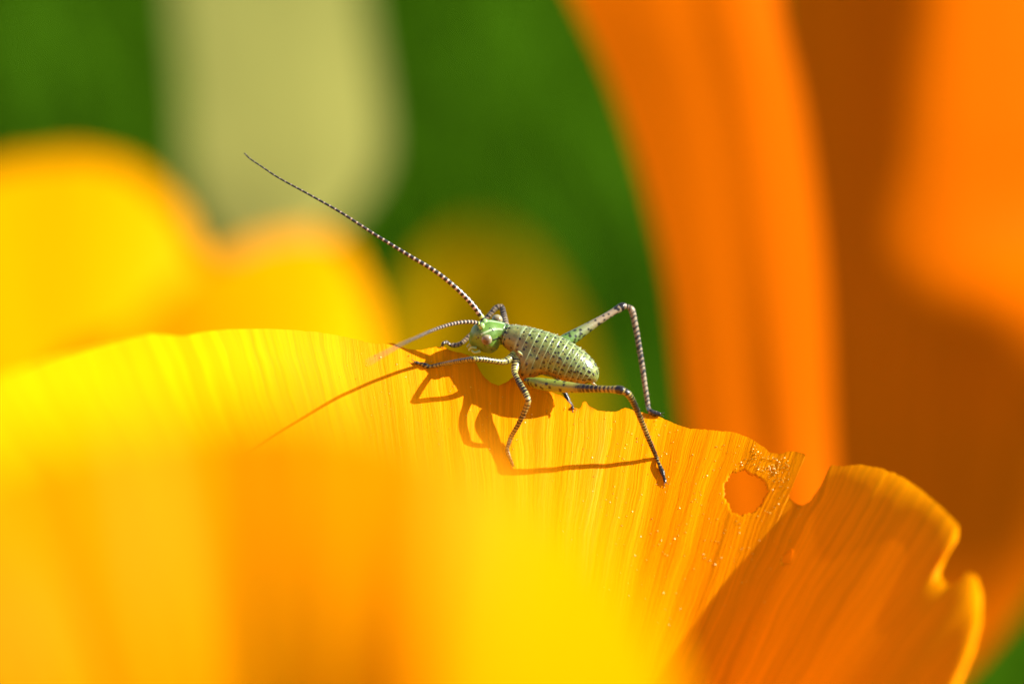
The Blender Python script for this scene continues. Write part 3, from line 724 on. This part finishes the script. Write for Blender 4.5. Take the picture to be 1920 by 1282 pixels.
# far side
leg([(950, 645, 0.06, 7), (951, 628, 0.09, 6), (948, 608, 0.13, 6.0), (944, 588, 0.165, 5.6), (941, 576, 0.18, 5.0), (939, 573, 0.18, 3.8)],
    [(942, 575, 0.18, 4.6), (931, 577, 0.18, 4.6), (921, 587, 0.175, 4.2), (905, 604, 0.165, 4.0), (892, 619, 0.155, 3.9), (876, 634, 0.14, 3.7), (866, 643, 0.13, 3.6)],
    [(868, 641, 0.13, 3.6), (860, 646, 0.125, 4.2), (850, 647.5, 0.12, 4.4), (843, 646, 0.115, 3.0), (838, 642, 0.112, 3.4), (831, 643.5, W(831, 650, 0), 3.0), (829, 648, W(829, 650, 0), 2.2)],
    FARC * 0.9, FARC, 'front', 41)
leg([(985, 668, 0.05, 9), (1000, 685, 0.09, 6), (1018, 697, 0.14, 5.5), (1034, 702, 0.18, 5.0), (1040, 704, 0.185, 4.5)],
    [(1036, 702, 0.183, 4.8), (1044, 708, 0.18, 4.3), (1054, 726, 0.17, 4.0), (1062, 743, 0.16, 3.8), (1066, 751, 0.155, 3.4)],
    [(1064.5, 748, 0.16, 3.2), (1067, 754, 0.15, 3.8), (1071, 760, 0.145, 3.8), (1073, 764, W(1073, 766, 0), 2.6), (1075, 767, W(1075, 767, 0), 2.0)],
    FARC * 0.9, FARC, 'middle', 43)
leg([(1008, 672, 0.04, 9), (1028, 660, 0.05, 11), (1048, 647, 0.065, 13.5), (1070, 634, 0.08, 13.0), (1095, 618.5, 0.10, 10.0), (1120, 603, 0.12, 7.6), (1145, 588, 0.138, 6.6), (1158, 580, 0.148, 7.4), (1168, 574.5, 0.155, 7.6), (1175, 574, 0.155, 4.5)],
    [(1168, 576, 0.155, 3.6), (1178, 576, 0.158, 4.4), (1184, 581, 0.16, 6.0), (1189, 600, 0.16, 5.6), (1196, 637, 0.16, 5.2), (1203, 680, 0.155, 5.0), (1209, 722, 0.15, 4.7), (1214, 755, 0.145, 4.5), (1216, 768, 0.14, 4.2)],
    [(1215, 764, 0.14, 4.4), (1219, 771, W(1219, 776, 0), 4.8), (1226, 774.5, W(1226, 778, 0), 5.4), (1233, 776, W(1233, 780, 0), 4.8), (1239, 776.5, W(1239, 783, 0), 3.0)],
    FGREEN, FARC, 'hind', 47, hindmost=True)

# mouth palps
for a_, b_, c_ in (((893, 652, -0.03), (884, 652, -0.035), (879, 657, -0.03)), ((900, 658, -0.035), (890, 661, -0.04), (884, 657, -0.04)), ((892, 650, 0.01), (881, 646, 0.02), (876, 651, 0.02))):
    v, f, S, TH = tube_geo(catmull([*[tuple(pt(q[0], q[1], q[2] + 0.045)) for q in (a_, b_, c_)]], 24), np.linspace(3.2, 2.2, 24) * PX, 10)
    mesh_obj('palp', v, f, M_LEG, hero, col=np.repeat(np.array([(0.32, 0.40, 0.10)]), len(v), 0))
# tail cerci
for a_, b_ in (((1110, 716, -0.02), (1118, 722, -0.03)), ((1116, 706, 0.0), (1121, 703, 0.01))):
    v, f, S, TH = tube_geo(catmull([tuple(pt(*a_)), tuple(pt((a_[0] + b_[0]) / 2, (a_[1] + b_[1]) / 2 + 1, a_[2])), tuple(pt(*b_))], 12), np.linspace(3.0, 0.8, 12) * PX, 8)
    mesh_obj('cercus', v, f, M_LEG, hero, col=np.repeat(np.array([(0.45, 0.42, 0.22)]), len(v), 0))
# two small wing pads behind the collar
for x, y, r in ((978, 664, 5.5), (993, 673, 5.5)):
    c = pt(x, y, -0.045)
    v, f = ellipsoid(c, (RIGHT * r * 1.35 * PX - UP * r * 1.1 * PX, UP * r * 0.32 * PX + RIGHT * r * .3 * PX, FWD * r * 0.5 * PX), 20, 12)
    mesh_obj('wing_pad', v, f, M_CHITIN, hero, col=np.repeat(np.array([(0.42, 0.48, 0.20)]), len(v), 0))

# ------------------------------------------------------------------ pollen dust on the petal and the cricket
V = []; F = []
def grain(p, r):
    i0 = len(V)
    o = [Vector((1,0,0)), Vector((-1,0,0)), Vector((0,1,0)), Vector((0,-1,0)), Vector((0,0,1)), Vector((0,0,-1))]
    V.extend(tuple(Vector(p) + d * r) for d in o)
    for a_ in (0, 1):
        for b_ in (2, 3):
            for c_ in (4, 5): F.append((i0 + a_, i0 + b_, i0 + c_))
n = 0
while n < 420:
    x = random.gauss(1330, 130); y = random.gauss(950, 110)
    if n % 4 == 0: x = random.uniform(620, 1250); y = random.uniform(640, 860)
    if n % 4 == 1: x = random.gauss(1445, 34); y = random.gauss(875, 22)
    ex = np.interp(x, [e[0] for e in EDGE if e[0] < 1500], [e[1] for e in EDGE if e[0] < 1500])
    if y < ex + 8 or x > 1500: continue
    if (x - 1400) ** 2 + (y - 923) ** 2 < 48 ** 2: continue
    grain(pt(x, y, float(petal_main.w(x, y)) - 0.001), random.uniform(0.7, 1.6) * PX); n += 1
tag(mesh_obj('pollen_grains', np.array(V), F, M_POLLEN), 'tiny yellow pollen grains dusted over the sunlit petal', 'pollen', kind='stuff')
